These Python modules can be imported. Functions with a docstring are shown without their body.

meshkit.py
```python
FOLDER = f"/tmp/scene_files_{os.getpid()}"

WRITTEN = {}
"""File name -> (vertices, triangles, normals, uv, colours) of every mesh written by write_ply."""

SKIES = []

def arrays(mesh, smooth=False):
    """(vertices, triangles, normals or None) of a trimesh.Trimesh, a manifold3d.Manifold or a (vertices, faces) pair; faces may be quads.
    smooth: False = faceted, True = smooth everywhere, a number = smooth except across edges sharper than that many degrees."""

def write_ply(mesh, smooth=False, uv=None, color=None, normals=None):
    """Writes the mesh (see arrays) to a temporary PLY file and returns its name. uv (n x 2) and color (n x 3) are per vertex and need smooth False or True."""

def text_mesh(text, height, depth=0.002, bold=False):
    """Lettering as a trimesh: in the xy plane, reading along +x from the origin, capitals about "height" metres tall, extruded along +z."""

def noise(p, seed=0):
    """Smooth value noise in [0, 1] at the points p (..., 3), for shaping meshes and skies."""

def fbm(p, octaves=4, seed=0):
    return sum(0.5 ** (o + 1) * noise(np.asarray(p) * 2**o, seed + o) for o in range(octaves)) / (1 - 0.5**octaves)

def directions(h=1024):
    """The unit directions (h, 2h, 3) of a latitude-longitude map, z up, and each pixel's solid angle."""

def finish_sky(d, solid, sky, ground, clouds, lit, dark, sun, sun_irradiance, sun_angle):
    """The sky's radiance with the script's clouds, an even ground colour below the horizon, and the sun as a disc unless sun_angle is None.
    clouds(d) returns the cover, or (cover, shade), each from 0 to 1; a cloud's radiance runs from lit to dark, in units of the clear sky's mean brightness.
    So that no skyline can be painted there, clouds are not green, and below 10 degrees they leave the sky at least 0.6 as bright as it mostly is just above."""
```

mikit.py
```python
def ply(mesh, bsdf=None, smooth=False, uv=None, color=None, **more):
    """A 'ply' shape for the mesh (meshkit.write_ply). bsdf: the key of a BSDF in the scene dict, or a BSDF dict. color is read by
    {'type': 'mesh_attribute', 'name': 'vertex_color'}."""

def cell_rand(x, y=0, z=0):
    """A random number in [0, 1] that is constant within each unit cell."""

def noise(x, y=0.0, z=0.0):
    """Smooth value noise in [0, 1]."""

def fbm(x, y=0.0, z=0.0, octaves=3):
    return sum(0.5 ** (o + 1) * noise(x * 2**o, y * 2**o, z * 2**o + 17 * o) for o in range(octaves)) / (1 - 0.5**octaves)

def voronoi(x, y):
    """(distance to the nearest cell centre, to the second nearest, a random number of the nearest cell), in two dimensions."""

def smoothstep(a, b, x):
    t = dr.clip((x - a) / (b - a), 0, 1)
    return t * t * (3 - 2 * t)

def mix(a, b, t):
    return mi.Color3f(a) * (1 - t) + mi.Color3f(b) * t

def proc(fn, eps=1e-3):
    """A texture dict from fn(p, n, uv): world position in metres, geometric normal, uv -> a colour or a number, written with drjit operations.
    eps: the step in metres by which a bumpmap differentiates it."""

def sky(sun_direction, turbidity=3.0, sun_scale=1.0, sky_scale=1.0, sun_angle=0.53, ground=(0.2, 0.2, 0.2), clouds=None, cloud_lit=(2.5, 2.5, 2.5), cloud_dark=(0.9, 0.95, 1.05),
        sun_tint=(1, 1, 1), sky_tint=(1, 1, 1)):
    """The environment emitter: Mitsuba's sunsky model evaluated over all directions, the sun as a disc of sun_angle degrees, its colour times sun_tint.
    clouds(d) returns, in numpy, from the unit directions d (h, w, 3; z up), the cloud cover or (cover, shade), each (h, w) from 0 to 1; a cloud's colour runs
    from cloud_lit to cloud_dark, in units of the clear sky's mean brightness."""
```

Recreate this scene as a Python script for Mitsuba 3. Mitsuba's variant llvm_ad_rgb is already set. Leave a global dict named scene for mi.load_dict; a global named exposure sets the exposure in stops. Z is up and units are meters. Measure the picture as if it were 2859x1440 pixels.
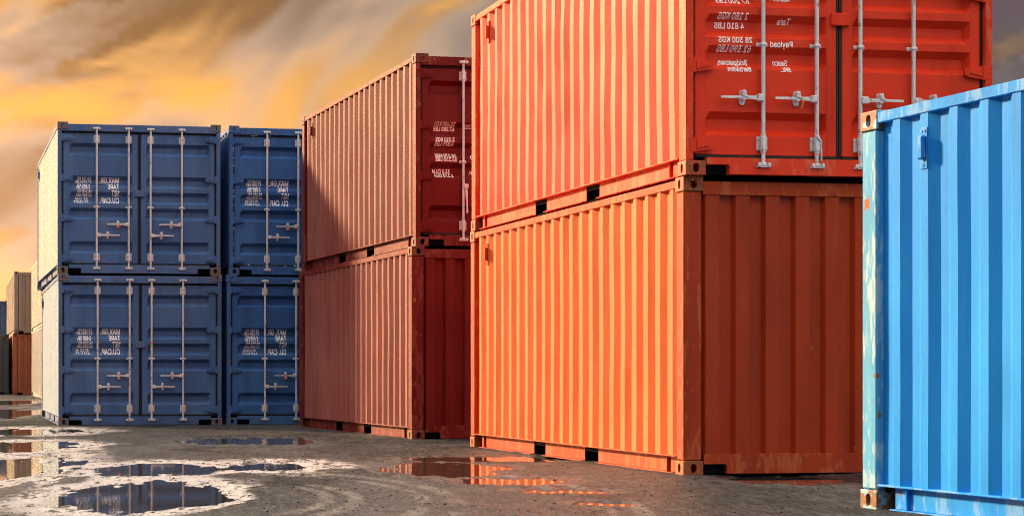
import math, random, sys
import numpy as np, trimesh, manifold3d as m3
import drjit as dr, mitsuba as mi
sys.path.insert(0, "/opt/lang")
import mikit, meshkit
from mikit import noise, fbm, smoothstep, mix

T = mi.ScalarTransform4f
random.seed(7); rng = np.random.default_rng(11)
scene, labels = {}, {}

# ------------------------------------------------------------------ camera, sky, exposure
FPX, CX, CY, PW, PH = 5631.0, 815.0, 1044.0, 2859.0, 1440.0      # focal length and principal point in photo pixels
EYE = 0.791
scene["camera"] = {"type": "perspective", "fov": math.degrees(2 * math.atan(PW / 2 / FPX)), "fov_axis": "x",
                   "principal_point_offset_x": (PW / 2 - CX) / PW, "principal_point_offset_y": (PH / 2 - CY) / PH,
                   "near_clip": 0.1, "far_clip": 20000.0,
                   "to_world": T().look_at(origin=[0, 0, EYE], target=[0, 10, EYE], up=[0, 0, 1])}
SUN_AZ, SUN_EL = math.radians(-47.0), math.radians(21.5)
SUN = np.array([math.sin(SUN_AZ) * math.cos(SUN_EL), math.cos(SUN_AZ) * math.cos(SUN_EL), math.sin(SUN_EL)])


def sstep(a, b, x):
    t = np.clip((x - a) / (b - a), 0, 1)
    return t * t * (3 - 2 * t)


def clouds(d):
    """Broken evening cloud: bright overhead, a dark bank low down, torn open towards the sun."""
    c, s = math.cos(math.radians(24)), math.sin(math.radians(24))
    al, up, fw = d[..., 0] * c + d[..., 2] * s, d[..., 2] * c - d[..., 0] * s, d[..., 1]
    wob = meshkit.fbm(np.stack([d[..., 0] * 7, d[..., 1] * 7 + 2, d[..., 2] * 9], -1), 3, 12) - 0.5
    big = meshkit.fbm(np.stack([al * 7 + 3.9, fw * 7, (up - 0.085) * 21 + 1.6 * wob + 0.2], -1), 4, 3)
    fine = meshkit.fbm(np.stack([al * 15 + 1.5 * wob, fw * 15 + 5, (up - 0.085) * 48 + 4 * wob], -1), 6, 8)
    h = np.stack([d[..., 0], d[..., 1]], -1)
    h = h / np.maximum(np.linalg.norm(h, axis=-1, keepdims=True), 1e-6)
    side = np.degrees(np.arccos(np.clip(h @ (SUN[:2] / np.linalg.norm(SUN[:2])), -1, 1)))      # degrees from the sun's bearing
    el = np.degrees(np.arcsin(np.clip(d[..., 2], -1, 1)))
    low = (1 - sstep(18, 38, el)) * (1 - 0.5 * sstep(120, 168, side))                          # clouds facing the sun are lit from the front
    far = sstep(38, 63, side)
    n = 0.6 * big + 0.4 * fine
    cover = np.clip(sstep(0.36, 0.54, n + 0.10 * far + 0.2 * (1 - low)) * (0.70 + 0.18 * far + 0.30 * (1 - low)) + 0.12 * far, 0, 1)
    puff = sstep(0.44, 0.56, fine) - 0.5
    shade = np.clip(low * (0.885 + 0.055 * far + 0.055 * sstep(3.5, 8.5, el) + 0.05 * sstep(8.5, 14, el) - 0.05 * (1 - sstep(36, 48, side)) + (1 - 0.60 * far) * (0.55 * (fine - 0.5) + 0.75 * (big - 0.5) - 0.17 * puff))
                    + (1 - low) * (0.10 + 0.9 * (big - 0.5)), 0, 1)
    return cover, shade


scene["sky_light"] = mikit.sky(SUN.tolist(), turbidity=4, sun_scale=1.55, sun_angle=5.0, sun_tint=(1.0, 0.93, 0.86), sky_tint=(0.98, 0.385, 0.075), clouds=clouds,
                               cloud_lit=(9.2, 8.0, 7.2), cloud_dark=(0.27, 0.185, 0.215), ground=(0.12, 0.11, 0.10))
exposure = 3.0

# ------------------------------------------------------------------ materials
def principled(color, rough=0.45, spec=0.5, metal=0.0, **more):
    return {"type": "twosided", "bsdf": {"type": "principled", "base_color": color, "roughness": rough, "specular": spec, "metallic": metal, **more}}


def rgb(*c):
    return {"type": "rgb", "value": list(c)}


def paint_fn(base, faded, rust=0.12, seed=0.0, chip=None, wear=0.0):
    """Weathered paint: faded clouds and vertical streaks, rust specks, and bare or repainted patches."""
    base, faded = mi.Color3f(base), mi.Color3f(faded)
    def fn(p, n, uv):
        x, y, z = p.x + seed, p.y - seed, p.z
        cloud = fbm(x * 0.9, y * 0.9, z * 1.1, 3)
        streak = fbm(x * 22.0, y * 22.0, z * 0.9, 3)
        c = mix(base, faded, dr.clip(1.5 * (cloud - 0.35) + 0.7 * (streak - 0.5), 0, 1))
        grime = smoothstep(0.45, 0.80, fbm(x * 5 + 9, y * 5, z * 0.7, 4))
        c = c * (1 - 0.22 * grime)
        if chip is not None:
            f = 0.6 * fbm(x * 11 + 3, y * 11, z * 1.6, 4) + 0.4 * fbm(x * 45, y * 45, z * 11, 3)
            c = mix(c, mi.Color3f(chip), wear * smoothstep(0.50, 0.60, f))
        f = fbm(x * 13 + 21, y * 13, z * 9, 4)
        run = fbm(x * 40, y * 40, z * 2.2, 3)
        m = smoothstep(0.80 - 0.22 * rust - 0.1 * wear, 0.84 - 0.22 * rust - 0.1 * wear, f * 0.75 + run * 0.25)
        rc = mix(mi.Color3f(0.16, 0.045, 0.012), mi.Color3f(0.33, 0.11, 0.03), noise(x * 60, y * 60, z * 60))
        return mix(c, rc, m)
    return mikit.proc(fn)


def paint(key, base, faded, rough=0.48, rust=0.15, seed=0.0, edge_chip=None, edge_wear=0.32, spec=0.16, side=None):
    scene[key] = principled(paint_fn(base, faded, rust, seed), rough, spec)
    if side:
        scene[key[:-6] + "_side"] = principled(paint_fn(side[0], side[1], rust * 0.6, seed + 2), rough, 0.16)  # lighter copy for the sun-facing wall: sunlight and sheen put into the colour
    scene[key + "_frame"] = principled(paint_fn(base, faded, rust + 0.25, seed + 5, edge_chip or faded, edge_wear), rough + 0.05, spec)


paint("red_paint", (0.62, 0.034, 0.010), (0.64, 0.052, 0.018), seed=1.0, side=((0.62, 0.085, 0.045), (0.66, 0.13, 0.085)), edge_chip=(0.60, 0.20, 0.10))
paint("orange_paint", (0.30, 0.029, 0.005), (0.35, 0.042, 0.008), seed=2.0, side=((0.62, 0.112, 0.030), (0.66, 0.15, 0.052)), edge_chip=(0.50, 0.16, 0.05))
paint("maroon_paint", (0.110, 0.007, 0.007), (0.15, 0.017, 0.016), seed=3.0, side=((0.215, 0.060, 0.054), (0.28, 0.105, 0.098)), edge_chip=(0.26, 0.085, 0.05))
paint("blue_paint", (0.046, 0.112, 0.27), (0.085, 0.165, 0.32), seed=4.0, edge_chip=(0.12, 0.12, 0.12), rust=0.2)
paint("deep_blue_paint", (0.030, 0.098, 0.29), (0.055, 0.15, 0.35), seed=4.5, edge_chip=(0.08, 0.12, 0.2), rust=0.1)
paint("sky_blue_paint", (0.006, 0.19, 0.62), (0.014, 0.25, 0.70), seed=6.0, edge_chip=(0.30, 0.45, 0.52), edge_wear=0.3, rust=0.05, spec=0.06, rough=0.55)
scene["sky_blue_post"] = principled(paint_fn((0.05, 0.27, 0.52), (0.15, 0.37, 0.52), 0.30, 6.0, (0.36, 0.46, 0.48), 0.6), 0.55, 0.08)
scene["blue_side"] = principled(rgb(0.52, 0.50, 0.46), 0.6, 0.2)  # near-white copy of the blue: sunlight and flare painted into the left wall
scene["blue_sunlit_side_lower"] = principled(rgb(0.36, 0.45, 0.52), 0.6, 0.2)  # paler than its doors: sunlit sheen painted into the left wall
scene["cream_paint"] = principled(rgb(0.44, 0.37, 0.31), 0.5)
scene["grey_paint"] = principled(rgb(0.26, 0.25, 0.24), 0.5)
scene["taupe_paint"] = principled(rgb(0.17, 0.13, 0.11), 0.5)
scene["rust_paint"] = principled(rgb(0.22, 0.055, 0.022), 0.5)
scene["slate_paint"] = principled(rgb(0.055, 0.065, 0.075), 0.5)
scene["navy_paint"] = principled(rgb(0.05, 0.075, 0.13), 0.5)


def casting_fn(base, amount, start):
    base = mi.Color3f(base)
    def fn(p, n, uv):
        f = fbm(p.x * 17, p.y * 17, p.z * 17, 4)
        g = fbm(p.x * 45 + 7, p.y * 45, p.z * 45, 3)
        rust = mix(mi.Color3f(0.07, 0.026, 0.012), mi.Color3f(0.26, 0.10, 0.032), g)
        return mix(base, rust, amount * smoothstep(start, start + 0.14, f))
    return mikit.proc(fn)


for k, c in dict(red=(0.36, 0.05, 0.022), orange=(0.30, 0.06, 0.018), maroon=(0.11, 0.022, 0.018), blue=(0.09, 0.11, 0.14), deep_blue=(0.04, 0.10, 0.26), sky_blue=(0.18, 0.36, 0.46)).items():
    scene[k + "_casting"] = principled(casting_fn(c, {"blue": 0.6, "deep_blue": 0.25, "sky_blue": 0.95}.get(k, 0.8), 0.40 if k == "sky_blue" else 0.46), 0.65, 0.3)


def steel_fn(p, n, uv):
    f = fbm(p.x * 30, p.y * 30, p.z * 5, 4)
    c = mix(mi.Color3f(0.50, 0.51, 0.53), mi.Color3f(0.66, 0.67, 0.69), f)
    return mix(c, mi.Color3f(0.30, 0.22, 0.15), 0.8 * smoothstep(0.66, 0.74, fbm(p.x * 50 + 3, p.y * 50, p.z * 14, 3)))


scene["galvanised_steel"] = principled(mikit.proc(steel_fn), 0.42, 0.5, 0.35)
scene["dark_steel"] = principled(rgb(0.06, 0.06, 0.065), 0.5)
scene["black_rubber"] = principled(rgb(0.008, 0.008, 0.009), 0.55, 0.3)


def flaky_fn(p, n, uv):
    f = fbm(p.x * 18, p.y * 18, p.z * 60, 4)
    return mix(mi.Color3f(0.012, 0.012, 0.012), mi.Color3f(0.65, 0.66, 0.60), smoothstep(0.60, 0.66, f))


scene["flaking_rubber"] = principled(mikit.proc(flaky_fn), 0.6, 0.3)
scene["black_void"] = principled(rgb(0.006, 0.006, 0.006), 0.9, 0.1)  # near-black colour stands in for shade inside openings and gaps
scene["white_print"] = principled(rgb(0.90, 0.89, 0.87), 0.5)
scene["seal_red"] = principled(rgb(0.75, 0.10, 0.05), 0.4)
scene["tape_green"] = principled(rgb(0.15, 0.55, 0.05), 0.5)
scene["tape_orange"] = principled(rgb(0.80, 0.30, 0.03), 0.5)
scene["wire_yellow"] = principled(rgb(0.65, 0.40, 0.05), 0.4)
scene["warning_yellow"] = principled(rgb(0.70, 0.42, 0.03), 0.5)


# ------------------------------------------------------------------ mesh helpers
def cat(*ms):
    out = []
    for m in ms:
        out.extend(m if isinstance(m, list) else [m])
    return trimesh.util.concatenate(out)


def box(x0, x1, y0, y1, z0, z1, c=0.004):
    """A box with chamfered edges."""
    c = min(c, 0.45 * (x1 - x0), 0.45 * (y1 - y0), 0.45 * (z1 - z0))
    if c < 1e-4:
        m = trimesh.creation.box((x1 - x0, y1 - y0, z1 - z0))
        m.apply_translation(((x0 + x1) / 2, (y0 + y1) / 2, (z0 + z1) / 2))
        return m
    lo, hi = np.array([x0, y0, z0]), np.array([x1, y1, z1])
    pts = []
    for k in range(3):
        for sx in (0, 1):
            for sy in (0, 1):
                for sz in (0, 1):
                    s = np.array([sx, sy, sz])
                    p = np.where(s == 0, lo, hi).astype(float)
                    q = p + np.where(s == 0, c, -c)
                    q[k] = p[k]
                    pts.append(q)
    return trimesh.convex.convex_hull(np.array(pts))


def tube(p0, p1, r, n=14, r1=None):
    r1 = r if r1 is None else r1
    p0, p1 = np.asarray(p0, float), np.asarray(p1, float)
    z = p1 - p0; z /= np.linalg.norm(z)
    x = np.cross(z, [0, 0, 1] if abs(z[2]) < 0.9 else [1, 0, 0]); x /= np.linalg.norm(x)
    y = np.cross(z, x)
    a = np.arange(n) * 2 * np.pi / n
    ring = np.cos(a)[:, None] * x + np.sin(a)[:, None] * y
    v = np.vstack([p0 + r * ring, p1 + r1 * ring, [p0], [p1]])
    f = []
    for i in range(n):
        j = (i + 1) % n
        f += [[i, j, n + j], [i, n + j, n + i], [2 * n, j, i], [2 * n + 1, n + i, n + j]]
    return trimesh.Trimesh(v, f, process=False)


def prism_y(poly, y0, y1):
    """Extrude an (x, z) polygon along y."""
    from shapely.geometry import Polygon
    m = trimesh.creation.extrude_polygon(Polygon(poly), y1 - y0, engine="earcut")
    v = m.vertices
    m.vertices = np.stack([v[:, 0], y1 - v[:, 2], v[:, 1]], 1)
    return m


def grid(P):
    """A sheet from a (rows, columns, 3) array of points."""
    a, b = P.shape[:2]
    i = np.arange(a * b).reshape(a, b)
    q = np.stack([i[:-1, :-1], i[:-1, 1:], i[1:, 1:], i[1:, :-1]], -1).reshape(-1, 4)
    return trimesh.Trimesh(P.reshape(-1, 3), np.vstack([q[:, [0, 1, 2]], q[:, [0, 2, 3]]]), process=False)


def part(parent, name, mesh, bsdf, place, label=None, smooth=False):
    key = base = f"{parent}__{name}"
    i = 0
    while key in scene:
        i += 1
        key = f"{base}_{i:03d}"
    scene[key] = mikit.ply(mesh, bsdf, smooth=smooth, to_world=place)
    if label:
        labels[key] = {"label": label}
    return key


_taken = {}
def thing(name, label, category, group=None):
    i = _taken.get(name, -1) + 1
    _taken[name] = i
    key = name if i == 0 else f"{name}_{i:03d}"
    labels[key] = {"label": label, "category": category}
    if group:
        labels[key]["group"] = group
    return key


# ------------------------------------------------------------------ container pieces
H = 2.3
CAST = (0.162, 0.178, 0.112)


def make_casting():
    sx, sy, sz = CAST
    b = m3.Manifold.cube([sx - 0.008, sy - 0.008, sz - 0.008]).translate([0.004, 0.004, 0.004])
    b = m3.Manifold.batch_hull([m3.Manifold.sphere(0.006, 12).translate([x, y, z]) for x in (0.006, sx - 0.006) for y in (0.006, sy - 0.006) for z in (0.006, sz - 0.006)])
    b -= m3.Manifold.cube([sx - 0.05, sy - 0.05, sz - 0.04]).translate([0.025, 0.025, 0.02])
    def oval(w, h, length):
        cs = [m3.CrossSection.circle(w / 2, 20).translate([0, s * (h - w) / 2]) for s in (-1, 1)]
        return m3.CrossSection.batch_hull(cs).extrude(length)
    b -= oval(0.050, 0.072, 0.10).rotate([90, 0, 0]).translate([sx * 0.52, 0.06, sz * 0.5])        # front face (y = 0)
    b -= oval(0.050, 0.072, 0.10).rotate([90, 0, 90]).translate([-0.02, sy * 0.50, sz * 0.5])      # side face (x = 0)
    b -= oval(0.060, 0.100, 0.30).translate([sx * 0.5, sy * 0.5, -0.05])                           # top and bottom
    m = b.to_mesh()
    return trimesh.Trimesh(m.vert_properties[:, :3], m.tri_verts, process=False)


CASTING = make_casting()


def placed_casting(x, y, z, fx, fy):
    m = CASTING.copy()
    v = m.vertices.copy()
    if fx: v[:, 0] = CAST[0] - v[:, 0]
    if fy: v[:, 1] = CAST[1] - v[:, 1]
    f = m.faces if fx == fy else m.faces[:, ::-1]
    return trimesh.Trimesh(v + [x, y, z], f, process=False)


def corrugation(a, b, pitch=0.278, outer=0.070, slope=0.068, depth=0.036, start=0.030):
    """(position, depth) breakpoints of a trapezoid profile between a and b, starting deep beside the post."""
    inner = pitch - outer - 2 * slope
    n = max(1, round((b - a - 2 * start) / pitch))
    k = (b - a - 2 * start) / (n * pitch)
    pts, s = [(a, depth), (a + start, depth)], a + start
    for i in range(n):
        s0 = s
        for ds, dd in ((slope, 0.0), (slope + outer, 0.0), (2 * slope + outer, depth), (pitch, depth)):
            pts.append((s0 + ds * k, dd))
        s = s0 + pitch * k
    pts.append((b, depth))
    out = [pts[0]]
    for p in pts[1:]:
        if p[0] > out[-1][0] + 1e-5: out.append(p)
    return np.array(out)


def side_sheet(x_out, inward, y0, y1, z0, z1, seed, dent, rows=26):
    """The corrugated side wall, a sheet of many pressed ribs, slightly buckled."""
    pr = corrugation(y0, y1)
    zs = np.linspace(z0, z1, rows)
    Y, Z = np.meshgrid(pr[:, 0], zs)
    D = np.broadcast_to(pr[:, 1], Y.shape).copy()
    edge = np.sin(np.pi * (Z - z0) / (z1 - z0)) ** 0.7
    n = meshkit.fbm(np.stack([Y * 0.55 + seed, Z * 0.8, Y * 0 + seed], -1), 3, 4) - 0.5
    n2 = meshkit.fbm(np.stack([Y * 2.6, Z * 1.5 + seed, Y * 0 + 3], -1), 3, 9) - 0.5
    D += edge * dent * (0.05 * n + 0.016 * n2)
    Yw = Y + edge * dent * 0.05 * (meshkit.fbm(np.stack([Y * 0.9, Z * 1.4, Y * 0 + seed * 2], -1), 3, 6) - 0.5)
    return grid(np.stack([x_out + inward * D, Yw, Z], -1))


def end_sheet(W, y_out, z0, z1, x0, x1, seed):
    pr = corrugation(x0, x1, pitch=0.247, outer=0.113, slope=0.022, depth=0.045, start=0.02)
    zs = np.linspace(z0, z1, 14)
    X, Z = np.meshgrid(pr[:, 0], zs)
    D = np.broadcast_to(pr[:, 1], X.shape).copy()
    D += 0.012 * np.sin(np.pi * (Z - z0) / (z1 - z0)) * (meshkit.fbm(np.stack([X, Z, X * 0 + seed], -1), 3) - 0.5)
    return grid(np.stack([X, y_out + D, Z], -1))


DOOR_Y = 0.052                      # the door skin lies this far behind the castings' front
DZ0, DZ1 = 0.165, H - 0.165
GROOVES = [(0.075, 0.168), (0.335, 0.427), (0.457, 0.550), (0.580, 0.673), (0.832, 0.925)]


def door_profile():
    hd, pts = DZ1 - DZ0, [(DZ0 + 0.012, 0.0)]
    for a, b in GROOVES:
        a, b = DZ0 + a * hd, DZ0 + b * hd
        s = (b - a) * 0.29
        pts += [(a, 0.0), (a + s, 0.064), (b - s, 0.064), (b, 0.0)]
    pts.append((DZ1 - 0.012, 0.0))
    return np.array(pts)


DOOR_PROFILE = door_profile()


def door_depth(z):
    return DOOR_Y + np.interp(z, DOOR_PROFILE[:, 0], DOOR_PROFILE[:, 1])


def lettering(lines, bold=False):
    """Lines (text, x_left, x_right, baseline z, cap height), mirrored as on the photograph, laid over the pressed door skin."""
    out = []
    for text, xl, xr, zb, h in lines:
        m = meshkit.text_mesh(text, h, 0.0008, bold=bold)
        v = m.vertices.copy()
        x0, x1 = v[:, 0].min(), v[:, 0].max()
        v = np.stack([xr - (v[:, 0] - x0) * (xr - xl) / (x1 - x0), -v[:, 2], zb + v[:, 1]], 1)
        m = trimesh.Trimesh(v, m.faces, process=False)        # two flips of sign keep the winding
        zs = [z for z in DOOR_PROFILE[:, 0] if v[:, 2].min() < z < v[:, 2].max()]
        bits, rest = [], m
        for z in sorted(zs):
            low = trimesh.intersections.slice_mesh_plane(rest, [0, 0, -1], [0, 0, z])
            rest = trimesh.intersections.slice_mesh_plane(rest, [0, 0, 1], [0, 0, z])
            bits.append(low)
        bits.append(rest)
        for b in bits:
            if len(b.faces):
                w = b.vertices.copy()
                w[:, 1] += door_depth(w[:, 2]) - 0.0016
                out.append(trimesh.Trimesh(w, b.faces, process=False))
    return trimesh.util.concatenate(out)


def hinge_mesh(x, z, s):
    """Knuckle on the post at x and a tapered blade reaching over the door (s = +1 towards larger x)."""
    y = DOOR_Y
    knuckle = tube((x, y - 0.030, z - 0.056), (x, y - 0.030, z + 0.056), 0.019)
    lug = box(min(x - s * 0.050, x), max(x - s * 0.050, x), y - 0.046, y - 0.012, z - 0.052, z + 0.052)
    blade = prism_y([(x, z - 0.052), (x + s * 0.135, z - 0.034), (x + s * 0.160, z - 0.020), (x + s * 0.160, z + 0.020), (x + s * 0.135, z + 0.036), (x, z + 0.052)][::s], y - 0.034, y - 0.001)
    rib = prism_y([(x + s * 0.02, z - 0.030), (x + s * 0.12, z - 0.006), (x + s * 0.12, z + 0.006), (x + s * 0.02, z + 0.030)][::s], y - 0.044, y - 0.034)
    return cat(knuckle, lug, blade, rib)


BAR_Y = DOOR_Y - 0.034


def guide_mesh(x, z):
    y = DOOR_Y
    m = [box(x - 0.045, x + 0.045, y - 0.010, y - 0.0005, z - 0.055, z + 0.055, 0.006),
         box(x - 0.024, x + 0.024, BAR_Y - 0.024, y - 0.008, z - 0.058, z + 0.058, 0.010),
         tube((x, BAR_Y, z - 0.072), (x, BAR_Y, z + 0.072), 0.022)]
    for sx in (-0.036, 0.036):
        for sz in (-0.038, 0.038):
            m.append(tube((x + sx, y - 0.019, z + sz), (x + sx, y - 0.009, z + sz), 0.0075, 8))
    return cat(m)


def bracket_mesh(x, z):
    y = DOOR_Y
    m = [box(x - 0.045, x + 0.045, y - 0.008, y - 0.0005, z - 0.016, z + 0.016, 0.004), box(x - 0.025, x + 0.025, BAR_Y - 0.022, y - 0.006, z - 0.015, z + 0.015, 0.008)]
    for sx in (-0.037, 0.037):
        m.append(tube((x + sx, y - 0.015, z), (x + sx, y - 0.007, z), 0.0075, 8))
    return cat(m)


def cam_mesh(x, z, s):
    """The cam at the end of a bar, gripping a forked keeper (s = +1 at the bar's top)."""
    y = 0.012
    keeper = [box(x + dx - 0.012, x + dx + 0.012, y - 0.030, y - 0.0005, z - 0.016, z + 0.016, 0.004) for dx in (-0.040, 0.040)]
    cam = [box(x - 0.022, x + 0.022, BAR_Y - 0.026, BAR_Y + 0.006, z - 0.014, z + 0.020, 0.006),
           prism_y([(x - 0.058, z + s * 0.008), (x - 0.020, z - s * 0.004), (x + 0.022, z - s * 0.004), (x + 0.052, z + s * 0.010), (x + 0.052, z + s * 0.020), (x - 0.058, z + s * 0.018)][::-s], BAR_Y - 0.020, BAR_Y - 0.006)]
    return cat(keeper, cam)


def handle_mesh(x, z, s, droop=0.0):
    """Hub on the bar and the long flat handle reaching to side s."""
    y = BAR_Y - 0.018
    hub = box(min(x + s * 0.002, x + s * 0.058), max(x + s * 0.002, x + s * 0.058), y - 0.016, y + 0.020, z - 0.028, z + 0.028, 0.006)
    pin = tube((x + s * 0.032, y - 0.022, z), (x + s * 0.032, y - 0.015, z), 0.008, 10)
    arm = prism_y([(0.058, -0.016), (0.150, -0.013), (0.205, -0.009), (0.350, -0.008), (0.350, 0.009), (0.205, 0.012), (0.150, 0.012), (0.058, 0.016)], -0.006, 0.006)
    rib = prism_y([(0.085, -0.004), (0.230, -0.003), (0.230, 0.003), (0.085, 0.004)], -0.011, -0.006)
    a = cat(arm, rib)
    if s < 0:
        a.vertices[:, 0] *= -1
        a.faces = a.faces[:, ::-1]
    if droop:
        v = a.vertices - [s * 0.032, 0, 0]
        c, q = math.cos(droop), math.sin(droop)
        a.vertices = np.stack([v[:, 0] * c + s * v[:, 2] * q, v[:, 1], v[:, 2] * c - s * v[:, 0] * q], 1) + [s * 0.032, 0, 0]
    a.apply_translation((x, y, z))
    return cat(hub, pin, a)


def catch_mesh(x, z):
    """The riveted oval plate with its retainer, behind and over the handle."""
    def oval(w, h, y0, y1, dz=0.0):
        a = np.linspace(0, np.pi, 9)
        p = [(x + w * math.cos(t), z + dz + h - w + w * math.sin(t)) for t in a] + [(x - w * math.cos(t), z + dz - h + w - w * math.sin(t)) for t in a]
        return prism_y(p, y0, y1)
    y = DOOR_Y
    return cat(oval(0.021, 0.058, y - 0.020, y - 0.0005), oval(0.016, 0.026, y - 0.068, y - 0.020, 0.030),
               prism_y([(x - 0.016, z + 0.012), (x + 0.034, z - 0.004), (x + 0.030, z + 0.010), (x - 0.006, z + 0.030)], y - 0.072, y - 0.060),
               box(x - 0.014, x + 0.014, y - 0.064, y - 0.018, z - 0.026, z - 0.014, 0.004),
               tube((x, y - 0.076, z + 0.036), (x, y - 0.066, z + 0.036), 0.009, 10), tube((x, y - 0.027, z - 0.040), (x, y - 0.019, z - 0.040), 0.009, 10))


def vent_mesh(x, y, z, s):
    """A small moulded air vent on the side wall: plate with screws, and the hood standing off it. s: outward direction in x."""
    def b(x0, x1, *r, c=0.003): return box(min(x + s * x0, x + s * x1), max(x + s * x0, x + s * x1), *r, c)
    hood = b(0.004, 0.033, y - 0.026, y + 0.026, z - 0.066, z + 0.066, c=0.009)
    bits = [b(0.0005, 0.006, y - 0.034, y + 0.034, z - 0.118, z + 0.112), hood]
    for dy, dz in ((-0.016, 0.092), (0.016, 0.092), (0.0, -0.098)):
        bits.append(tube((x + s * 0.004, y + dy, z + dz), (x + s * 0.010, y + dy, z + dz), 0.009, 10))
    return cat(bits)


def side_rail_mesh(xa, s, L, lip=True, pockets=()):
    """Bottom side rail: a lip the wall stands on over a set-back web, cut away at the fork pockets. s: inward direction in x."""
    def b(x0, x1, *r, c=0.003): return box(min(xa + s * x0, xa + s * x1), max(xa + s * x0, xa + s * x1), *r, c)
    out = [b(0.004, 0.080, CAST[1], L - CAST[1], 0.136, 0.148)]
    cuts = [CAST[1] + 0.11] + [c for p in pockets for c in p] + [L - CAST[1] - 0.11]
    for a, e in zip(cuts[::2], cuts[1::2]):
        out += [b(0.054, 0.064, a, e, 0.012, 0.136), b(0.014, 0.070, a, e, 0.004, 0.012)]
    for k in (CAST[1] + 0.26, L - CAST[1] - 0.26):
        out.append(b(0.030, 0.054, k - 0.006, k + 0.006, 0.012, 0.136))
    return cat(out)


def end_rail_mesh(W, y0, y1, z0, z1, notch=True):
    """Bottom end rail with a notch next to each corner casting."""
    a, b = CAST[0] + 0.012, W - CAST[0] - 0.012
    if not notch:
        return box(a, b, y0, y1, z0, z1)
    n, t = 0.185, 0.074
    poly = [(a, z0 + t), (a + n - 0.012, z0 + t), (a + n, z0 + t - 0.012), (a + n, z0), (b - n, z0), (b - n, z0 + t - 0.012), (b - n + 0.012, z0 + t), (b, z0 + t), (b, z1), (a, z1)]
    return prism_y(poly, y0, y1)


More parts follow.
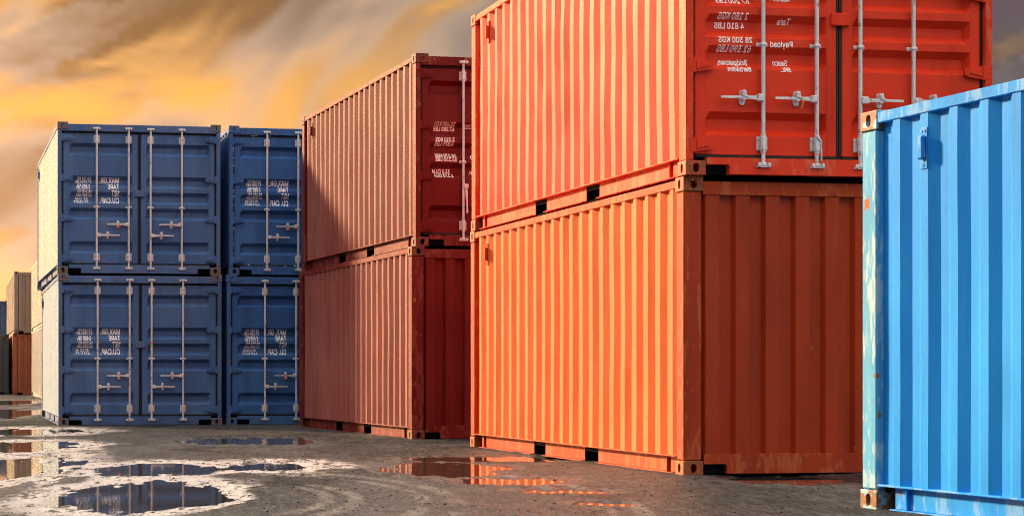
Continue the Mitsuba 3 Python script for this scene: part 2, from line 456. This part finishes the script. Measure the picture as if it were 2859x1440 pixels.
def container(label, group, N, z0, yaw, L, W, colour, end="wall", letters=None, side=None, bars=(0.598, 1.085, 1.42, 1.90), vents=True, dent=1.0, seed=0.0, pockets=True, handles=None,
              gasket="black_rubber", extras=None, stripes=False, far=False, tape=False, wire=False):
    key = thing("shipping_container", label, "shipping container", group)
    place = T().translate([N[0], N[1], z0]).rotate([0, 0, 1], math.degrees(yaw))
    skin = colour + "_paint"
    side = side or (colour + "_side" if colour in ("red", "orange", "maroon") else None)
    frame = skin + "_frame" if skin + "_frame" in scene else skin
    post_skin = colour + "_post" if colour + "_post" in scene else frame
    cast = colour + "_casting" if colour + "_casting" in scene else frame
    def P(name, mesh, bsdf=frame, label=None, smooth=False, parent=key):
        return part(parent, name, mesh, bsdf, place, label, smooth)
    # frame
    for fy in (0, 1):
        for fx in (0, 1):
            for z in (0, H - CAST[2]):
                P("corner_casting", placed_casting(fx * (W - CAST[0]), fy * (L - CAST[1]), z, fx, fy), cast)
    front_w = 0.066 if end == "door" else 0.152
    zc0, zc1 = CAST[2], H - CAST[2]
    for fx in (0, 1):
        if end == "door":
            xs = (0.006, front_w) if fx == 0 else (W - front_w, W - 0.006)
            post = cat(box(*xs, 0.008, 0.168, zc0, zc1, 0.008))
            P("corner_post", post, post_skin)
        else:
            xs = (0.006, front_w) if fx == 0 else (W - front_w, W - 0.006)
            P("corner_post", box(*xs, 0.008, 0.168, zc0, zc1, 0.012), post_skin)
    for fx in (0, 1):
        xs = (0.006, 0.152) if fx == 0 else (W - 0.152, W - 0.006)
        P("corner_post", box(*xs, L - 0.168, L - 0.008, zc0, zc1, 0.012), post_skin)
    # side walls and rails
    pk = ()
    if pockets:
        c = L / 2
        pk = ((c - 1.03 + 0.08, c - 1.03 + 0.44), (c + 1.03 - 0.44, c + 1.03 - 0.08))
    for s, xa in ((1, 0.0), (-1, W)):
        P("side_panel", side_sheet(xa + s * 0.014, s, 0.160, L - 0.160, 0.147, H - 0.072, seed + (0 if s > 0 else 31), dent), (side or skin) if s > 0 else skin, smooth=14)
        P("bottom_side_rail", side_rail_mesh(xa, s, L, pockets=pk))
        x0, x1 = sorted((xa + s * 0.006, xa + s * 0.066))
        P("top_side_rail", box(x0, x1, CAST[1], L - CAST[1], H - 0.078, H - 0.016))
        for a, e in pk:
            def slab(u0, u1, *r): return box(*sorted((xa + s * u0, xa + s * u1)), *r, 0.0)
            tunnel = cat(slab(0.058, 0.80, a - 0.004, a, 0.004, 0.134), slab(0.058, 0.80, e, e + 0.004, 0.004, 0.134), slab(0.058, 0.80, a, e, 0.130, 0.134),
                         slab(0.058, 0.80, a, e, 0.004, 0.008), slab(0.796, 0.80, a, e, 0.008, 0.130))
            P("fork_pocket", tunnel, "black_void", "black opening for fork tines")  # tunnel lining coloured near-black to paint in its shade
    if vents and not far:
        pr = corrugation(0.160, L - 0.160)
        flat = [(a[0] + b[0]) / 2 for a, b in zip(pr[:-1], pr[1:]) if a[1] < 0.001 and b[1] < 0.001]
        P("air_vent", vent_mesh(0.014, flat[-2], H - 0.27, -1), frame)
    # roof and floor
    P("roof", box(0.05, W - 0.05, 0.10, L - 0.10, H - 0.036, H - 0.024, 0.0), frame)
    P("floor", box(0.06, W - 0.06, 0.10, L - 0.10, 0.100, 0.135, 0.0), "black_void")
    # far end
    P("end_panel", end_sheet(W, L - 0.060, 0.15, H - 0.09, 0.14, W - 0.14, seed + 3), skin)
    P("top_end_rail", box(CAST[0], W - CAST[0], L - 0.07, L - 0.010, H - 0.100, H - 0.030))
    P("bottom_end_rail", box(CAST[0], W - CAST[0], L - 0.07, L - 0.010, 0.014, 0.158))
    if end == "wall":
        P("end_panel", end_sheet(W, 0.020, 0.155, H - 0.135, 0.145, W - 0.145, seed), skin)
        P("top_end_rail", box(CAST[0], W - CAST[0], 0.010, 0.080, H - 0.140, H - 0.036))
        P("bottom_end_rail", end_rail_mesh(W, 0.010, 0.07, 0.014, 0.166))
        P("rail_shade_sheet", box(CAST[0], W - CAST[0], 0.075, 0.085, 0.016, 0.10, 0.0), "black_void")  # dark sheet added behind the notches, shade put into its colour
        if stripes:
            zt = H - 0.036
            for i in range(7):
                x = 0.75 + i * 0.11
                P("warning_stripe", prism_y([(x, zt - 0.095), (x + 0.045, zt - 0.095), (x + 0.085, zt - 0.012), (x + 0.040, zt - 0.012)], 0.0075, 0.0098), "warning_yellow")
        return key
    # door end
    P("door_header", box(CAST[0] if False else 0.070, W - 0.070, 0.012, 0.090, DZ1 + 0.028, H - 0.030))
    P("door_sill", end_rail_mesh(W, 0.012, 0.090, 0.012, DZ0 - 0.026))
    P("rail_shade_sheet", box(CAST[0], W - CAST[0], 0.092, 0.100, 0.016, 0.12, 0.0), "black_void")  # dark sheet added behind the sill notches as painted shade
    P("gap_shade_sheet", box(0.068, W - 0.068, DOOR_Y + 0.074, DOOR_Y + 0.086, DZ0 - 0.02, DZ1 + 0.02, 0.0), "black_void")  # added near-black sheet behind both doors, painted shade for the gaps
    bars_x = {0: [], 1: []}
    half = W / 2
    for side in (0, 1):
        xa, xb = (0.092, half - 0.024) if side == 0 else (half + 0.024, W - 0.092)
        wd = xb - xa
        yb = DOOR_Y + 0.046
        st = 0.085
        frame_mesh = cat(box(xa, xa + st, DOOR_Y, yb, DZ0, DZ1, 0.005), box(xb - st, xb, DOOR_Y, yb, DZ0, DZ1, 0.005),
                         box(xa + st, xb - st, DOOR_Y + 0.001, yb, DZ0, DZ0 + 0.075 * (DZ1 - DZ0) - 0.01, 0.003), box(xa + st, xb - st, DOOR_Y + 0.001, yb, DZ1 - 0.06 * (DZ1 - DZ0), DZ1, 0.003))
        door = P("door", frame_mesh, skin)
        # pressed skin with closed groove ends
        cols = [xa + st - 0.002, xa + st + 0.036, xb - st - 0.036, xb - st + 0.002]
        prof = np.array([p for p in DOOR_PROFILE])
        prof[0, 0], prof[-1, 0] = DZ0 + 0.05, DZ1 - 0.05
        cx = np.concatenate([[cols[0]], np.linspace(cols[1], cols[2], 7), [cols[3]]])
        X, Z = np.meshgrid(cx, prof[:, 0])
        D = np.outer(prof[:, 1], np.concatenate([[0], np.ones(7), [0]]))
        D += 0.006 * (meshkit.fbm(np.stack([X * 2, Z * 2, X * 0 + seed + side], -1), 3) - 0.5)
        P("panel", grid(np.stack([X, DOOR_Y + 0.0015 + D, Z], -1)), skin, parent=door)
        g = 0.024
        ring = cat(box(xa - g, xa - 0.001, DOOR_Y + 0.006, yb + 0.010, DZ0 - g, DZ1 + g, 0.003) if side == 0 else box(xb + 0.001, xb + g, DOOR_Y + 0.006, yb + 0.010, DZ0 - g, DZ1 + g, 0.003),
                   box(xa, xb, DOOR_Y - 0.004, yb, DZ0 - g, DZ0 - 0.001, 0.006), box(xa, xb, DOOR_Y - 0.004, yb, DZ1 + 0.001, DZ1 + g, 0.006),
                   box(xb + 0.001, xb + g - 0.001, DOOR_Y + 0.010, yb, DZ0 - g, DZ1 + g, 0.003) if side == 0 else box(xa - g + 0.001, xa - 0.001, DOOR_Y + 0.010, yb, DZ0 - g, DZ1 + g, 0.003))
        P("gasket", ring, gasket, parent=door)
        # hinges on the outer edge
        xh, s = (0.074, 1) if side == 0 else (W - 0.074, -1)
        for f in (0.035, 0.345, 0.655, 0.965):
            P("hinge", hinge_mesh(xh, DZ0 + f * (DZ1 - DZ0), s), skin, parent=door)
        # locking bars
        for bi in range(2):
            bx = bars[side * 2 + bi]
            bars_x[side].append(bx)
            top, bot = DZ1 + 0.070, DZ0 - 0.070
            P("locking_bar", tube((bx, BAR_Y, bot), (bx, BAR_Y, top), 0.0165, 16), "galvanised_steel", parent=door, smooth=40)
            P("cam_lock", cam_mesh(bx, top, 1), "galvanised_steel", parent=door)
            P("cam_lock", cam_mesh(bx, bot - 0.008, -1), "galvanised_steel", parent=door)
            for zf in (0.045, 0.955):
                P("bar_guide", guide_mesh(bx, DZ0 + zf * (DZ1 - DZ0)), "galvanised_steel", parent=door)
            P("bar_bracket", bracket_mesh(bx, DZ0 + 0.432 * (DZ1 - DZ0)), "galvanised_steel", parent=door)
            if handles:
                hs, hz, droop = handles[side * 2 + bi]
                z = DZ0 + hz * (DZ1 - DZ0)
                P("lock_handle", handle_mesh(bx, z, hs, droop), "galvanised_steel", parent=door)
                P("handle_catch", catch_mesh(bx + hs * 0.165, z + 0.002), "galvanised_steel", parent=door)
        if side == 0:
            P("centre_plate", box(half - 0.075, half + 0.080, DOOR_Y - 0.030, DOOR_Y - 0.001, DZ0 + 0.515 * (DZ1 - DZ0), DZ0 + 0.565 * (DZ1 - DZ0), 0.006), frame, parent=door)
            if letters:
                for lab, lines in letters:
                    for line in lines:
                        P("lettering", lettering([line], bold=True), "white_print", parent=door)
            if handles and colour in ("blue", "deep_blue"):
                hs, hz, _ = handles[1]
                z = DZ0 + hz * (DZ1 - DZ0)
                x = bars_x[0][1] + hs * 0.165
                P("bolt_seal", cat(tube((x + 0.006, DOOR_Y - 0.060, z - 0.060), (x + 0.006, DOOR_Y - 0.060, z - 0.018), 0.015, 10)), "seal_red", "orange red seal hanging on a lock handle", parent=door)
            if wire:
                hs, hz, _ = handles[1]
                z = DZ0 + hz * (DZ1 - DZ0)
                x = bars_x[0][1] + hs * 0.135
                P("wire_seal", cat(tube((x, DOOR_Y - 0.074, z + 0.016), (x + 0.001, DOOR_Y - 0.080, z - 0.030), 0.0045, 6), tube((x + 0.001, DOOR_Y - 0.080, z - 0.030), (x - 0.002, DOOR_Y - 0.060, z - 0.078), 0.0045, 6)), "wire_yellow", "thin yellow wire hanging on a lock handle", parent=door)
                bx = bars_x[0][1]
                zg = DZ0 + 0.045 * (DZ1 - DZ0)
                P("cable", cat(tube((bx - 0.030, BAR_Y - 0.030, zg + 0.075), (bx + 0.022, BAR_Y - 0.032, zg + 0.020), 0.006, 6), tube((bx + 0.022, BAR_Y - 0.032, zg + 0.020), (bx + 0.024, BAR_Y - 0.030, zg - 0.135), 0.006, 6)), "galvanised_steel", parent=door)
        if side == 1 and tape:
            bx = bars_x[1][0]
            for k, c in enumerate(("tape_orange", "tape_green", "seal_red")):
                P("tape_band", tube((bx, BAR_Y, 1.190 + k * 0.026), (bx, BAR_Y, 1.215 + k * 0.026), 0.0185, 16), c, ("orange", "green", "red")[k] + " tape wound round a locking bar", parent=door)
    return key


def at(px, py=None, d=None):
    """Ground point under a photo pixel, used while laying out."""
    d = FPX * EYE / (py - CY) if d is None else d
    return np.array([(px - CX) / FPX * d, d])


R = math.radians
G0 = 0.010                                        # containers stand on the mean ground
Z1 = G0 + H + 0.003

# lettering: pixel boxes read from the photograph turned into door coordinates
def block(lines, crop, N, yaw, z0):
    """Boxes (text, left, right, top, bottom) in an enlarged crop (x0, y0, scale) of the photograph, as places on the door at N."""
    def door_x(px):
        k = (crop[0] + px / crop[2] - CX) / FPX
        return (k * (N[1] + DOOR_Y) - N[0]) / (math.cos(yaw) - k * math.sin(yaw))
    def door_z(py, x):
        return EYE + (CY - crop[1] - py / crop[2]) / FPX * (N[1] + DOOR_Y + x * math.sin(yaw)) - z0
    out = []
    for t, xl, xr, yt, yb in lines:
        x0, x1 = door_x(xl), door_x(xr)
        zt, zb = door_z(yt, (x0 + x1) / 2), door_z(yb, (x0 + x1) / 2)
        out.append((t, x0, x1, zb, zt - zb))
    return out


N_BLUE, N_MAROON, N_RED = (-3.553, 30.55), (1.475, 24.03), (3.012, 15.42)
C_BLUE, C_MAROON, C_RED = (80, 320, 2199 / 780), (820, 120, 1054 / 520), (1840, 0, 2447 / 1019)


def blue_letters(nums, words):
    a = block([(w, l, 718, t, b) for w, l, t, b in zip(words, (565, 628, 656, 565), (498, 550, 601, 655), (540, 590, 642, 697))], C_BLUE, N_BLUE, R(10), Z1)
    rows = [(388, 498, 493, 512), (376, 500, 518, 537), (388, 489, 547, 566), (379, 489, 569, 588), (390, 502, 597, 616), (379, 502, 622, 641), (366, 472, 651, 669), (360, 484, 676, 694)]
    b = block([(n, *r) for n, r in zip(nums, rows)], C_BLUE, N_BLUE, R(10), Z1)
    return [("white mirrored weight words", a), ("white mirrored weight figures", b)]


WORDS = ["MAX.GR.", "TARE", "NET", "CU.CAP."]
A_UP = ["30. 80 KG", "67.200 LBS", "2.185 KG", "4.820 LBS", "28.295 KG", "62.380 LBS", "33  U.M.", ".73 CU.FT"]
A_LO = ["30.480 KG", "67.200 LBS", "2.260 KG", "4.980 LBS", "28.220 KG", "62.220 LBS", "33.2 C .M.", ".173 C .FT."]
B_UP = ["30.480 KG", "67.200 LBS", "2.260 KG", "4.980 LBS", "28.220 KG", "62.220 LBS", "33.2 CU.M.", "1.173 CU.FT."]
B_LO = ["30.480 KG", "67.200 LBS", "2.150 KG", "4.740 LBS", "28.330 KG", "62.460 LBS", "33.2 CU.M.", "1.173 CU.FT."]
MAROON = block([("30.480 KGS", 803, 923, 449, 472), ("67.200 LBS", 803, 922, 475, 497), ("2.210 KGS", 808, 915, 537, 558), ("4.870 LBS", 805, 912, 562, 582), ("28.270 KGS", 808, 928, 627, 648),
                ("62.330 LBS", 808, 928, 651, 671), ("33.2 CU.M.", 790, 897, 714, 737), ("1.173 CU.FT.", 783, 911, 741, 760)], C_MAROON, N_MAROON, R(12.3), Z1)
MAROON_W = block([("MAX. GROSS", 978, 1110, 464, 486), ("TARE", 1050, 1110, 550, 572), ("PAYLOAD", 1005, 1110, 640, 662), ("CU. CAP.", 1000, 1110, 726, 748)], C_MAROON, N_MAROON, R(12.3), Z1)
RED_N = block([("30 480 KGS", 403, 630, -72, -36), ("67 200 LBS", 403, 628, -18, 20), ("2 180 KGS", 409, 610, 88, 127), ("4 810 LBS", 397, 598, 146, 186), ("28 300 KGS", 405, 632, 250, 288), ("62 390 LBS", 403, 632, 307, 345),
               ("Bridgetown,", 412, 615, 395, 433), ("Barbados", 467, 625, 448, 481)], C_RED, N_RED, R(10.05), Z1)
RED_W = block([("Max.Wt", 797, 905, -36, 3), ("Tare", 817, 900, 125, 161), ("Payload", 752, 902, 282, 320), ("Seaco", 787, 887, 399, 437), ("SRL.", 823, 895, 453, 486)], C_RED, N_RED, R(10.05), Z1)

BLUE_H = [(1, 0.215, 0), (-1, 0.300, 0), (1, 0.215, 0), (-1, 0.300, 0)]
YA = R(10.0)
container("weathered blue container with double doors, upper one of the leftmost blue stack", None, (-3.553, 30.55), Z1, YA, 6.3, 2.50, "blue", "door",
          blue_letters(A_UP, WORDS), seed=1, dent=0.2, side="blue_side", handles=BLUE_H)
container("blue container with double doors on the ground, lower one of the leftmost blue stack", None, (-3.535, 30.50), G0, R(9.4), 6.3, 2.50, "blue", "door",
          blue_letters(A_LO, WORDS), seed=2, dent=0.2, side="blue_sunlit_side_lower", handles=BLUE_H, tape=True)
container("blue container with flaking door seals, upper one beside the maroon stack", None, (-0.968, 31.05), Z1, YA, 6.3, 2.50, "deep_blue", "door",
          blue_letters(B_UP, ["MAX.GR.", "TARE", "NET", "CU. CAP."]), seed=3, handles=BLUE_H, gasket="flaking_rubber")
container("blue container on the ground, lower one beside the maroon stack", None, (-1.000, 30.95), G0, YA, 6.3, 2.50, "deep_blue", "door",
          blue_letters(B_LO, ["MAX. GR.", "TARE", "NET", "CU. CAP."]), seed=4, handles=BLUE_H)
container("dark maroon container with doors and white figures, on top of the plain maroon one", None, (1.475, 24.03), Z1, R(12.3), 6.25, 2.50, "maroon", "door",
          [("white mirrored weight figures", MAROON), ("white mirrored weight words", MAROON_W)], seed=5, dent=0.4, handles=[(1, 0.283, R(88)), (-1, 0.22, 0), (1, 0.22, 0), (1, 0.22, 0)])
container("dark maroon container with plain corrugated end, on the ground under its twin", None, (1.424, 23.97), G0, R(12.5), 6.1, 2.50, "maroon", "wall", seed=6, dent=0.3, vents=False)
container("red orange container with white mirrored writing on its doors, atop the orange one", None, (3.012, 15.42), Z1, R(10.05), 6.28, 2.55, "red", "door",
          [("white mirrored weights and port", RED_N), ("white mirrored words", RED_W)], seed=7, dent=0.9, bars=(0.634, 1.075, 1.435, 1.88), handles=[(-1, 0.222, 0), (-1, 0.222, 0), (1, 0.222, 0), (1, 0.222, 0)], wire=True)
container("orange container with plain corrugated end, on the ground under the red one", None, (3.009, 15.50), G0, R(10.15), 6.24, 2.55, "orange", "wall", seed=8, dent=0.3)
YL, LL = R(14.8), 6.3
far_corner = np.array([3.316, 11.77])
NL = far_corner + LL * np.array([math.sin(YL), -math.cos(YL)])
container("light blue container with rusty corner castings, nearest on the right", None, NL, G0, YL, LL, 2.55, "sky_blue", "wall", seed=9, dent=0.25, pockets=False)
YF = R(9.4)
def side_near(far, L, yaw): return np.array(far) + L * np.array([math.sin(yaw), -math.cos(yaw)])
container("cream long container far behind the leftmost blue stack, on a grey one", None, side_near((-9.48, 73.3), 12.2, YF), Z1, YF, 12.2, 2.5, "cream", "wall", far=True, seed=10)
container("pale grey long container far behind the leftmost blue stack, under the cream one", None, side_near((-9.46, 73.2), 12.2, YF), G0, YF, 12.2, 2.5, "grey", "wall", far=True, seed=11)
container("taupe long container far off at the left, on a rust brown one", None, (-10.36, 75.2), Z1, YF, 12.2, 2.5, "taupe", "wall", far=True, seed=12)
container("rust brown long container far off at the left with yellow stripes along its top", None, (-10.42, 75.3), G0, YF, 12.2, 2.5, "rust", "wall", far=True, seed=13, stripes=True)
container("dark slate container far off at the left edge with yellow stripes along its top", None, np.array([-10.80, 77.0]) - 2.5 * np.array([math.cos(YF), math.sin(YF)]), G0, YF, 12.2, 2.5, "slate", "wall", far=True, seed=14, stripes=True)
for z, lab in ((G0, "navy container farthest off at the left edge, lower one behind the slate one"), (Z1, "navy container farthest off at the left edge, upper one behind the slate one")):
    container(lab, None, np.array([-14.75, 105.0]) - 2.5 * np.array([math.cos(YF), math.sin(YF)]), z, YF, 12.2, 2.5, "navy", "wall", far=True, seed=15)

# ------------------------------------------------------------------ ground and puddles
def pud(x0, x1, y0, y1):
    d0, d1 = FPX * EYE / (y1 - CY), FPX * EYE / (y0 - CY)
    dm = 2 * d0 * d1 / (d0 + d1)
    return ((x0 + x1) / 2 - CX) / FPX * dm, (d0 + d1) / 2, (x1 - x0) / 2 / FPX * dm, (d1 - d0) / 2


PUDDLES = [("round dark puddle in the left foreground reflecting blue doors", pud(254, 601, 1294, 1330), 1.0),
           ("ragged dark puddle nearest in the left foreground", pud(170, 604, 1343, 1432), 1.0),
           ("long puddle in front of the maroon stack reflecting it", pud(1090, 1400, 1292, 1329), 0.9),
           ("narrow puddle along the foot of the orange container", pud(1150, 1540, 1274, 1288), 0.8),
           ("thin puddle reflecting orange ribs in the middle foreground", pud(1308, 1576, 1334, 1355), 0.8),
           ("small thin puddle right of the middle foreground", pud(1437, 1677, 1367, 1380), 0.8),
           ("smallest orange glinting puddle in the right foreground", pud(1600, 1755, 1400, 1413), 0.7),
           ("long thin puddle before the blue and maroon stacks", pud(520, 900, 1221, 1246), 0.7),
           ("bright wet patch at the left edge before the blue stack", pud(-120, 215, 1234, 1262), 1.0),
           ("broad bright wet patch at the left edge of the foreground", pud(-200, 190, 1275, 1350), 0.8),
           ("wet strip far left beside the blue stack", pud(-150, 105, 1140, 1176), 0.9),
           ("wet strip farthest left beside the blue stack", pud(-150, 100, 1116, 1134), 0.9),
           ("shaded puddle between the orange and light blue containers", pud(2060, 2460, 1328, 1352), 0.8),
           ("narrow bright streak left of the round puddle", pud(-60, 240, 1196, 1216), 0.8),
           ("pale wet patch right of the round puddle", pud(640, 900, 1288, 1318), 0.55)]


def warp(x, y):
    p = np.stack([x * 1.7, y * 0.55, x * 0 + 2], -1)
    q = np.stack([x * 9.0, y * 2.2, x * 0 + 7], -1)
    return 0.9 * (meshkit.fbm(p, 3, 21) - 0.5) + 0.9 * (meshkit.fbm(q, 4, 5) - 0.5)


def ground_height(x, y):
    n1 = meshkit.fbm(np.stack([x * 0.8, y * 0.4, x * 0], -1), 4, 1) - 0.5
    n2 = meshkit.fbm(np.stack([x * 6, y * 4, x * 0 + 1], -1), 3, 2) - 0.5
    n3 = meshkit.noise(np.stack([x * 24, y * 16, x * 0 + 4], -1), 3) - 0.5
    z = 0.016 + 0.016 * n1
    w = warp(x, y)
    for _, (cx, cy, rx, ry), k in PUDDLES:
        r = np.sqrt(((x - cx) / rx) ** 2 + ((y - cy) / ry) ** 2)
        near = r < 4
        rr = r[near] + w[near] * (0.75 if k >= 1 else 1.1)
        zz = z[near]
        zz = zz + (0.0035 - zz) * sstep(1.75, 1.18, rr) * k
        z[near] = zz - 0.020 * sstep(1.12, 0.80, rr)
    return z + 0.007 * n2 + 0.005 * n3


def axis(fine0, fine1, step, far, grow=1.12):
    a = list(np.arange(fine0, fine1, step))
    s, up = step, a[-1]
    hi, lo = [], []
    while up < far:
        s *= grow; up += s; hi.append(up)
    s, dn = step, a[0]
    while dn > -far:
        s *= grow; dn -= s; lo.append(dn)
    return np.array(lo[::-1] + a + hi)


xs = axis(-3.2, 4.2, 0.022, 4000.0, 1.09)
ys = axis(10.3, 21.0, 0.030, 6000.0, 1.035)
X, Y = np.meshgrid(xs, ys)
Z = ground_height(X.copy(), Y.copy())


def wet_mask(p):
    """1 where the ground lies near the water level."""
    return smoothstep(0.0125, 0.004, p.z + 0.006 * (fbm(p.x * 9, p.y * 3, 0.0, 3) - 0.5))


def glare_mask(p):
    """Sun glare painted into the colour round the two big puddles and the wet ground left of them."""
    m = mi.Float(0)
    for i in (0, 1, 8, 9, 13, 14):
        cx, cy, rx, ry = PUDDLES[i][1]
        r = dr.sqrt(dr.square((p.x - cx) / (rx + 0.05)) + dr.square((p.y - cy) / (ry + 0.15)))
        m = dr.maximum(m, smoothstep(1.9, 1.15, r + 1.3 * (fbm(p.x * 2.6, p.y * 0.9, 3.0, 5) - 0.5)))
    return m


def ground_fn(p, n, uv):
    big = fbm(p.x * 0.45, p.y * 0.25, 0.0, 4)
    mid = fbm(p.x * 3.0, p.y * 1.4, 1.0, 4)
    fine = fbm(p.x * 38, p.y * 20, 2.0, 3)
    grit = 0.6 * noise(p.x * 75, p.y * 10, 5.0) + 0.4 * noise(p.x * 28, p.y * 5, 8.0)
    c = mix(mi.Color3f(0.017, 0.0185, 0.021), mi.Color3f(0.068, 0.069, 0.072), dr.clip(2.2 * (0.45 * big + 0.35 * mid + 0.2 * fine) - 0.55, 0, 1))
    dx, dy = p.x + 0.9, (p.y - 12.6) * 0.5                                             # dusty tyre tracks bending through the foreground
    rad = dr.sqrt(dx * dx + dy * dy)
    track = mi.Float(0)
    for rr in (1.12, 1.30, 1.72, 1.92, 2.75, 2.95):
        track = dr.maximum(track, smoothstep(0.075, 0.02, dr.abs(rad - rr)))
    track = track * smoothstep(-0.35, 0.15, p.x) * smoothstep(0.40, 0.62, mid + 0.5 * (fine - 0.5))
    c = mix(c, mi.Color3f(0.150, 0.144, 0.138), 0.6 * track)
    c = c * (0.50 + 1.0 * grit)
    w = wet_mask(p)
    c = c * (1 - 0.45 * w)
    glare = glare_mask(p) * smoothstep(0.017, 0.006, p.z + 0.004 * (fine - 0.5))
    glare = glare * smoothstep(0.22, 0.46, fbm(p.x * 14, p.y * 5, 9.0, 3) + 0.5 * (grit - 0.5))
    return mix(c, mi.Color3f(0.55, 0.56, 0.58) * (0.7 + 0.5 * grit), 0.82 * glare)  # pale tone paints the glare of wet ground into the colour


def ground_bump(p, n, uv):
    return 0.010 * fbm(p.x * 28, p.y * 22, 0.0, 3) + 0.004 * noise(p.x * 110, p.y * 90, 2.0)


def ground_wet(p, n, uv):
    damp = smoothstep(0.42, 0.62, fbm(p.x * 0.55 + 4, p.y * 0.22, 6.0, 4)) * (0.5 + 0.5 * fbm(p.x * 12, p.y * 5, 2.0, 3))
    return dr.clip(0.10 + 0.62 * damp + 0.92 * wet_mask(p), 0, 1)


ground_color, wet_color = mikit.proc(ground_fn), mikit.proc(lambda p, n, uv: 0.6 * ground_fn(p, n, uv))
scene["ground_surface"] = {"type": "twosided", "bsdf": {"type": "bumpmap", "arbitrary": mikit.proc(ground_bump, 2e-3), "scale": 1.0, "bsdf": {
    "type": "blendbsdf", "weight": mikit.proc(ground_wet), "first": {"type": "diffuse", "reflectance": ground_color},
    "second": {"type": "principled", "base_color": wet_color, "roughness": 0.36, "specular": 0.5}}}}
scene["water_surface"] = principled(rgb(0.016, 0.015, 0.013), 0.02, 0.55)
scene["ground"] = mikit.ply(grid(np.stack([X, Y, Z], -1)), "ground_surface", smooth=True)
labels["ground"] = {"label": "dark gritty asphalt yard, damp, with painted wet glare and tyre tracks", "category": "ground", "kind": "structure"}
for i, (lab, (cx, cy, rx, ry), k) in enumerate(PUDDLES):
    key = "puddle" if i == 0 else f"puddle_{i:03d}"
    a = np.linspace(0, 2 * np.pi, 49)[:-1]
    v = np.vstack([[[cx, cy, 0]], np.stack([cx + 1.5 * rx * np.cos(a), cy + 1.5 * ry * np.sin(a), a * 0], 1)])
    v[:, 2] = -0.0004 * i
    f = [[0, j + 1, (j + 1) % 48 + 1] for j in range(48)]
    scene[key] = mikit.ply((v, f), "water_surface")
    labels[key] = {"label": lab, "category": "puddle", "kind": "structure"}

# loose stones lying about
stones = []
ico = trimesh.creation.icosphere(subdivisions=1)
n_st = 3000
py = 1150 + (1440 - 1150) * rng.random(n_st) ** 0.8
px = 2500 * rng.random(n_st)
d = FPX * EYE / (py - CY)
sx, sy = (px - CX) / FPX * d, d
sz = ground_height(sx.copy(), sy.copy())
for x, y, z in zip(sx, sy, sz):
    r = 0.0025 + 0.0065 * rng.random() ** 6
    v = ico.vertices * r * (0.6 + 0.6 * rng.random((len(ico.vertices), 1))) * [1.2, 1.0, 0.7]
    stones.append((v + [x, y, z + 0.35 * r], ico.faces))
vv = np.vstack([s[0] for s in stones]); ff = np.vstack([s[1] + i * len(ico.vertices) for i, s in enumerate(stones)])
scene["stone_surface"] = principled(rgb(0.040, 0.036, 0.033), 0.85, 0.3)
scene["gravel"] = mikit.ply((vv, ff), "stone_surface")
labels["gravel"] = {"label": "loose grit and small stones strewn over the asphalt", "category": "gravel", "kind": "stuff"}
